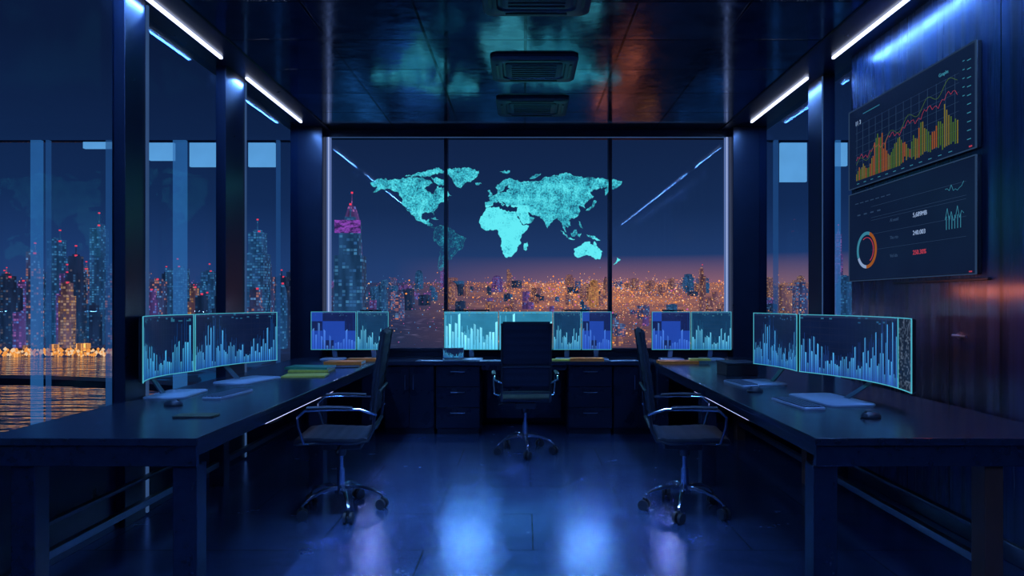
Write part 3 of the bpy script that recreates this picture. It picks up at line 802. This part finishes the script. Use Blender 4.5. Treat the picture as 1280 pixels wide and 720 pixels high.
b = MB(); b.box((-.38, -.006, .235), (.22, .002, .004)); b.done('header_line', M['t_cyan'], ra)

rb, w = wall_display(1.848, .672, 'wall screen showing a donut gauge and figures')
def ring(a0, a1, r0, r1, mat):
    b = MB(); n = 24; rs = []
    for k in range(n + 1):
        a = math.radians(a0 + (a1 - a0) * k / n); c, s_ = math.cos(a), math.sin(a)
        rs.append([(r0 * c, 0, r0 * s_), (r1 * c, 0, r1 * s_), (r1 * c, -.003, r1 * s_), (r0 * c, -.003, r0 * s_)])
    b.rings(rs); b.done('donut_gauge', mat, rb, (-.44, -.005, -.11))
ring(-90, 70, .112, .135, M['t_orange']); ring(72, 205, .112, .135, M['t_cyan']); ring(207, 268, .112, .135, M['t_white']); ring(-60, 120, .090, .094, M['t_red'])
text('5,689MB', rb, .12, .058, .041, M['t_white']); text('240.003', rb, .12, -.058, .041, M['t_white']); text('250.30%', rb, .12, -.185, .041, M['t_red'])
text('Al mstd', rb, -.14, .06, .032, M['t_dim']); text('Ths rto', rb, -.14, -.06, .032, M['t_dim']); text('Vol idx', rb, -.14, -.185, .032, M['t_dim'])
b = MB()
for z in (.20, .12, .10, 0., -.115): b.box((.12, -.005, z), (1.0, .002, .0016))
b.done('separator_lines', M['t_dim'], rb, smooth=False)
b = MB()
for k in range(7): b.box((-.58 + k * .07, -.005, .25), (.045, .002, .006))
for k in range(4): b.box((-.55 + k * .09, -.005, .16), (.04, .002, .010))
b.done('menu_marks', M['t_dim'], rb, smooth=False)
b = MB(); random.seed(8)
pts = [(.44 + k * .018, -.006, .02 + random.uniform(-.04, .05)) for k in range(10)]; b.tube(pts, .0014, 4)
pts = [(.44 + k * .018, -.006, .18 + random.uniform(-.02, .03)) for k in range(10)]; b.tube(pts, .0014, 4)
for k in range(6): b.box((.45 + k * .025, -.006, -.02), (.003, .002, .08))
b.done('line_chart', M['t_cyan'], rb, smooth=False)
r = root('accent_light', (2.545, 3.95, 1.485), 0, 'slim amber accent light below the wall screens', 'light')  # added lamp, gives the red-orange glow on the wall below the screens
b = MB(); b.box((0, 0, 0), (.02, .9, .015)); b.done('housing', M['blackplastic'], r, bevel=.003)
area('accent_lamp', (2.30, 3.70, 1.42), .10, .9, 2.0, (1., .20, .08), (0, math.radians(-38), 0))
r = root('door_handle', (2.56, 3.75, 1.16), -pi / 2, 'small brushed metal lever on the wall panel', 'handle')
b = MB(); b.cyl((0, 0, 0), (0, -.012, 0), .022); b.cyl((0, -.01, 0), (0, -.045, 0), .008); b.done('rose', M['alu'], r)
b = MB(); b.tube([(-.005, -.045, 0), (.05, -.048, 0), (.11, -.045, 0)], .008, 10); b.done('lever', M['alu'], r)

# ------------------------------------------------------------------ city outside
def facade(name, ca, cb, thr, st, base=(.004, .007, .016), hz=(.012, .028, .065)):
    g = G(name)
    x, y, z = g.sep(g.obj())
    h = g.m('DIVIDE', g.m('ADD', x, y), 3.4); v = g.m('DIVIDE', z, 3.3)
    rnd = g.n('ShaderNodeObjectInfo').outputs['Random']
    w = g.wn(vec=g.comb(g.m('FLOOR', h), g.m('FLOOR', v), g.m('MULTIPLY', rnd, 91.)))
    band = g.wn(vec=g.comb(g.m('FLOOR', g.m('DIVIDE', h, 3.)), 0., g.m('MULTIPLY', rnd, 51.)))[0]
    t2 = g.m('SUBTRACT', thr, g.m('MULTIPLY', g.m('GREATER_THAN', band, .70), .35))
    lit = g.m('GREATER_THAN', w[0], t2)
    mk = g.m('MULTIPLY', g.m('GREATER_THAN', g.m('FRACT', h), .15), g.m('GREATER_THAN', g.m('FRACT', v), .25))
    nz = g.sep(g.n('ShaderNodeNewGeometry').outputs['Normal'])[2]
    mk = g.m('MULTIPLY', mk, g.m('LESS_THAN', nz, .5))
    col = g.mix(g.m('GREATER_THAN', g.m('FRACT', g.m('MULTIPLY', w[0], 57.)), .5), ca, cb)
    br = g.mr(g.m('FRACT', g.m('MULTIPLY', w[0], 131.)), 0, 1, .08, .65)
    hzz = g.mix(g.mr(g.noise(g.scale(g.obj(), (.05, .05, .008)), 2., 2), .3, .7), tuple(c * .5 for c in hz), tuple(c * 1.7 for c in hz))  # night haze painted into the facade emission
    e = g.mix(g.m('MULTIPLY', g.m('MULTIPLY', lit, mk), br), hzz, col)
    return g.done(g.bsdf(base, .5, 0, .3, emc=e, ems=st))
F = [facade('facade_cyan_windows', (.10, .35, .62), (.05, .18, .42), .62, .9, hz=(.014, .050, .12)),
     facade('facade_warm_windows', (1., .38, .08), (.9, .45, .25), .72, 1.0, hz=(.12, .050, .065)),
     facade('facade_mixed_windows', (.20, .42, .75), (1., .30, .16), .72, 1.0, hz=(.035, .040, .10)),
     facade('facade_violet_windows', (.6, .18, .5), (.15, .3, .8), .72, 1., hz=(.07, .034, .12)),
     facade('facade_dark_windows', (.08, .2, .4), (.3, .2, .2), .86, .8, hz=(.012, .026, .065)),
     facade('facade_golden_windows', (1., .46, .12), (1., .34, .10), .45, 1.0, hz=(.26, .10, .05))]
M['beacon'] = glow('red_beacon', (1., .05, .10), 1.2)
g = G('violet_crown'); n = g.noise(g.scale(g.obj(), (.12, .12, .25)), 1.6, 4, .7)
M['purple'] = g.done(g.emis(g.mix(g.mr(n, .42, .62), (.04, .02, .10), (.38, .08, .55)), .9))
GZ = -60.
def terr(y): return GZ + max(0., y - 900.) * .0545
def building(px, dist, wpx, top, fi, sign=False):
    x = (px - 655) / 800 * dist; w = max(6, wpx / 800 * dist); bz = terr(dist - w) - 1
    H = -bz + 1.36 + (376 - top) / 800 * dist
    H = max(8, H); d = w * random.uniform(.7, 1.1)
    b = MB(); st = random.random()
    if H > 60 and st < .6:
        h1 = H * random.uniform(.7, .85)
        b.box((0, 0, h1 / 2), (w, d, h1)); b.box((0, 0, h1 + (H - h1) * .45), (w * .7, d * .7, (H - h1) * .9)); b.box((0, 0, H - (H - h1) * .05), (w * .35, d * .35, (H - h1) * .12))
    elif H > 60 and st < .75:
        rs = []
        for zf, s_ in ((0, 1), (.6, 1), (.8, .9), (.92, .7), (1., .35)):
            rs.append([(w / 2 * s_ * math.cos(2 * pi * (k + .5) / 8), w / 2 * s_ * math.sin(2 * pi * (k + .5) / 8), H * zf) for k in range(8)])
        b.rings(rs)
    elif st < .85:
        b.box((0, 0, H * .48), (w, d, H * .96)); b.box((w * .15, 0, H * .975), (w * .4, d * .5, H * .05))
    else:
        b.box((-w * .2, 0, H / 2), (w * .6, d, H)); b.box((w * .3, 0, H * .42), (w * .42, d * .9, H * .84)); b.box((-w * .2, 0, H + 1.5), (w * .3, d * .4, 3))
    if H > 95:
        b.cyl((0, 0, H), (0, 0, H + H * .09), .8, .4, 6); 
        b.box((0, 0, H + H * .09), (1.8, 1.8, 1.8), 1)
    if 60 < H and px < 410:
        b.box((w * .2, -d * .3, H * .985), (2.2, 2.2, 2.2), 1)
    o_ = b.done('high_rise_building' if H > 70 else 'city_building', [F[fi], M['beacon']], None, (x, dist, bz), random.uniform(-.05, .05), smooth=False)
    lab = {0: 'tower with cool blue lit windows', 1: 'building with warm orange lit windows', 2: 'tower with mixed blue and orange windows', 3: 'tower with violet and blue windows', 4: 'dark building with few lit windows', 5: 'brightly lit golden landmark building'}[fi]
    tag(o_, lab, 'building', 'city skyline')
    if sign:
        s_ = MB(); s_.box((0, -d / 2 - 1, H * .93), (w * .92, 1.5, H * .085))
        s_.done('lit_crown', M['purple'], o_, smooth=False)
    return o_
for a in ((438, 620, 34, 272, 0, True), (440, 700, 26, 258, 3), (322, 800, 24, 288, 0), (336, 900, 12, 330, 2), (352, 950, 20, 345, 4), (367, 980, 14, 340, 4),
          (44, 800, 13, 315, 2), (75, 860, 20, 300, 0), (95, 820, 16, 318, 4), (124, 900, 14, 280, 0), (142, 860, 14, 330, 2), (12, 820, 22, 345, 4), (30, 930, 14, 350, 3), (60, 1000, 14, 340, 0), (108, 1000, 12, 335, 2), (84, 760, 14, 352, 1),
          (196, 900, 18, 348, 2), (222, 980, 22, 332, 0), (243, 900, 12, 358, 1), (262, 960, 22, 338, 0), (208, 1100, 12, 340, 4), (295, 900, 20, 330, 4),
          (878, 1500, 7, 336, 1), (742, 1700, 12, 350, 5), (1000, 1400, 14, 352, 2), (1055, 1300, 14, 344, 0), (975, 1500, 10, 356, 1), (478, 1400, 12, 356, 0), (500, 1300, 12, 362, 2), (1048, 1600, 8, 290, 3)):
    building(*a)
random.seed(21)
for k in range(90):
    px = random.uniform(-60, 410); dist = random.uniform(760, 1700)
    if px < 182: tp = random.uniform(335, 400)
    else: tp = random.uniform(352, 400)
    building(px, dist, random.uniform(7, 20), tp, random.choice((0, 0, 4, 2, 3, 4, 3)))
for k in range(170):
    px = random.uniform(410, 1075); dist = 860 * math.exp(random.random() * 1.4)
    base_y = 376 - (terr(dist) - 1.36) / dist * 800
    tp = base_y - random.uniform(5, 16) - (12 if random.random() < .15 else 0)
    building(px, dist, random.uniform(5, 15), tp, random.choice((0, 1, 1, 1, 2, 3, 4, 1) if px > 560 else (0, 0, 2, 3, 4, 0)))
lm = [glow('lamp_orange', (1., .28, .05), 1.4), glow('lamp_warm_white', (1., .50, .24), 1.4), glow('lamp_magenta', (.75, .14, .42), 1.0), glow('lamp_cyan', (.12, .40, .85), .9)]
b = MB(); random.seed(5)
def octa(c, r_, mi):
    x, y, z = c
    b.add([(x + r_, y, z), (x - r_, y, z), (x, y + r_, z), (x, y - r_, z), (x, y, z + r_), (x, y, z - r_)],
          [(0, 2, 4), (2, 1, 4), (1, 3, 4), (3, 0, 4), (2, 0, 5), (1, 2, 5), (3, 1, 5), (0, 3, 5)], mi)
for k in range(5200):
    if random.random() < .78:
        px = random.gauss(765, 90) if random.random() < .62 else random.uniform(410, 1080)
    else: px = random.uniform(-80, 410)
    dist = 820 * math.exp(random.random() ** .72 * 1.6)
    if px < 180 and dist < 900: dist = random.uniform(705, 1000)
    z = terr(dist) + random.expovariate(1 / 12.) + 2
    warm = .80 if px > 560 else .38
    mi = (0 if random.random() < .65 else 1) if random.random() < warm else random.choice((2, 3))
    big = 2.0 if random.random() < .08 else 1.
    octa(((px - 655) / 800 * dist, dist, z), big * random.uniform(.35, .90) * dist / 1000, mi)
for k in range(300):
    px = random.uniform(-60, 165); dist = random.uniform(694, 702)
    octa(((px - 655) / 800 * dist, dist, GZ + random.uniform(2, 9)), random.uniform(.9, 2.6), 0 if random.random() < .7 else 1)
o_ = b.done('city_lights', lm, None, smooth=False); tag(o_, 'countless orange and white street lights across the city', 'street lights', kind='stuff')
def ground_mat():
    g = G('city_ground')
    o_ = g.obj(); x, y, z = g.sep(o_)
    v = g.n('ShaderNodeTexVoronoi'); g.put(v.inputs['Vector'], o_); v.inputs['Scale'].default_value = 1 / 20.
    m1 = g.mr(v.outputs['Distance'], .40, .05)
    n = g.noise(o_, 1 / 130., 4, .6)
    k = g.m('MULTIPLY', m1, g.mr(n, .42, .66, 0., .45))
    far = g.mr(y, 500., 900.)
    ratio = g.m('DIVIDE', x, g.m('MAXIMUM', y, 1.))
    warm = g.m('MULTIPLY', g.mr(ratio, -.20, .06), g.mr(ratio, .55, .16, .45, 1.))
    hz = g.mix(warm, (.016, .038, .095), (.50, .17, .10))  # city haze painted into the ground emission, orange towards the middle
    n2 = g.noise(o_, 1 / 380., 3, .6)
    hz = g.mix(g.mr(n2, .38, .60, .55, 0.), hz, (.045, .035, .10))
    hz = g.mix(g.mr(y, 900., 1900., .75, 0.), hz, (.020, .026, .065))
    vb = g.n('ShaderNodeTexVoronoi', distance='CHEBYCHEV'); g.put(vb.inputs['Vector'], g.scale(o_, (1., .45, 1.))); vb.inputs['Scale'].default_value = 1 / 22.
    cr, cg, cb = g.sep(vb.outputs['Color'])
    near = g.mix(cg, (.004, .018, .07), (.006, .055, .15))  # glowing blue blocks added close by for the ceiling to reflect
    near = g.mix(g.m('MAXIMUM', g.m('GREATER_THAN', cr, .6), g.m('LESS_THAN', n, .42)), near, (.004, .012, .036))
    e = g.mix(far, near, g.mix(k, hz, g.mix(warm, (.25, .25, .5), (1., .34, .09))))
    return g.done(g.bsdf((.01, .012, .02), .8, 0, .2, emc=e, ems=1.))
b = MB()
ys = [(-600, GZ), (15, GZ), (900, GZ), (1700, terr(1700)), (2800, terr(2800)), (4200, terr(4200))]
for (ya, za), (yb, zb_) in zip(ys[:-1], ys[1:]):
    b.add([(-9000, ya, za), (9000, ya, za), (9000, yb, zb_), (-9000, yb, zb_)], [(0, 1, 2, 3)])
o_ = b.done('city_ground', ground_mat(), None, smooth=False); tag(o_, 'dark city ground dotted with orange lights', 'ground', kind='structure')
g = G('night_river_water'); n = g.noise(g.scale(g.obj(), (.012, .045, 1.)), 1.8, 3, .55)
M['water'] = g.done(g.bsdf((.010, .022, .05), .06, 0, .9, emc=(.004, .012, .030), ems=.7, normal=g.bump(n, 1., 2.6)))
b = MB(); b.add([(-1500, 180, 0), (-110, 180, 0), (-180, 330, 0), (-300, 520, 0), (-415, 700, 0), (-1500, 700, 0)], [(0, 1, 2, 3, 4, 5)])
o_ = b.done('river', M['water'], None, (0, 0, GZ + .4), smooth=False); tag(o_, 'dark river reflecting orange city lights', 'river')
g = G('promenade_lights'); x, y, z = g.sep(g.obj())
cell = g.m('FLOOR', g.m('DIVIDE', x, 3.2)); wv = g.wn(cell)[0]
nn_ = g.noise(g.obj(), .05, 3, .6)
pt = g.mr(nn_, .42, .60, .0, 1.)
mk = g.m('MULTIPLY', g.m('MULTIPLY', g.m('GREATER_THAN', g.m('FRACT', g.m('DIVIDE', x, 3.2)), .25), g.m('POWER', wv, 1.6)), pt)
M['prom'] = g.done(g.emis(g.mix(mk, g.mix(pt, (.006, .008, .02), (.08, .022, .01)), (1., .32, .06)), 3.4))
b = MB(); b.box((0, 0, 3), (900, 8, 6)); b.box((0, 4, 7.5), (900, 4, 2), 1)
for k in range(30): b.box((-440 + k * 30, 4, 9.5), (12, 6, 5 + (k * 7 % 5)), 0)
o_ = b.done('riverside_promenade', [M['prom'], M['column']], None, (-860, 708, GZ), smooth=False); tag(o_, 'bright orange lit riverside promenade buildings', 'building')
r = root('road_bridge', (-330, 385, GZ), 0, 'long dark road bridge crossing the river', 'bridge')
b = MB(); b.rings([[(x, -8 - .0004 * (x + 40) ** 2, 12 - .00018 * x * x), (x, 8 - .0004 * (x + 40) ** 2, 12 - .00018 * x * x), (x, 8 - .0004 * (x + 40) ** 2, 16 - .00018 * x * x), (x, -8 - .0004 * (x + 40) ** 2, 16 - .00018 * x * x)] for x in [-260 + 20 * k for k in range(22)]])
b.done('deck', M['column'], r)
for x in (-180, -90, 0, 90): 
    b = MB(); b.box((x, -.0004 * (x + 40) ** 2, 6), (7, 12, 12)); b.done('pier', M['column'], r)
def glowbox(x, y, w, d, col, lab, st=1.0):  # added emitters hidden below, seen only as colour patches in the glossy ceiling
    g = G('lit_roof'); n = g.noise(g.obj(), .14, 4, .7)
    mt = g.done(g.emis(g.mix(g.mr(n, .42, .60), tuple(c * .05 for c in col), col), st))
    b = MB(); b.box((0, 0, 4), (w, d, 8)); n_ = 6
    for k in range(n_): b.box((-w / 2 + (k + .5) * w / n_, 0, 8.6), (w / n_ * .7, d * .96, 1.2), 1)
    o_ = b.done('market_hall', [M['column'], mt], None, (x, y, GZ), 0, smooth=False); tag(o_, lab, 'building', 'lit halls below the tower')
glowbox(24, 165, 8, 46, (1., .20, .10), 'low hall with glowing red-orange roof', 1.6)
glowbox(36, 200, 7, 26, (1., .28, .12), 'low hall with glowing orange roof', 1.1)
glowbox(-28, 160, 10, 40, (.05, .28, .90), 'low hall with glowing blue roof', 1.5)
glowbox(-46, 180, 8, 40, (.04, .26, .70), 'low hall with glowing blue roof', 1.3)
glowbox(-10, 190, 8, 40, (.03, .22, .60), 'low hall with glowing teal roof', .9)
glowbox(50, 180, 8, 30, (.03, .18, .60), 'low hall with glowing blue roof', .9)

# ------------------------------------------------------------------ world
g = G('night_sky', True)
x, y, z = g.sep(g.n('ShaderNodeTexCoord').outputs['Generated'])
c = g.ramp(g.mr(z, -.1, .6), [(0, (.012, .02, .045)), (.14, (.026, .060, .175)), (.22, (.018, .050, .155)), (.34, (.009, .027, .088)), (.6, (.005, .012, .042)), (1, (.004, .010, .034))])
warm = g.m('MULTIPLY', g.mr(x, -.2, .12), g.m('MULTIPLY', g.mr(z, .070, .02), g.mr(y, 0, .6)))
c = g.mix(g.m('MULTIPLY', warm, .85), c, (.40, .15, .16))
bgn = g.n('ShaderNodeBackground'); g.put(bgn.inputs[0], c); bgn.inputs[1].default_value = 1.
S.world = g.done(bgn.outputs[0])

# ------------------------------------------------------------------ camera
cam = bpy.data.cameras.new('camera'); co = bpy.data.objects.new('camera', cam); COL.objects.link(co)
co.location = (0, 0, 1.364); co.rotation_euler = (pi / 2, 0, 0)
cam.lens = 22.5; cam.sensor_width = 36; cam.shift_x = -15 / 1280; cam.shift_y = 16 / 1280
cam.clip_start = .05; cam.clip_end = 20000
S.camera = co
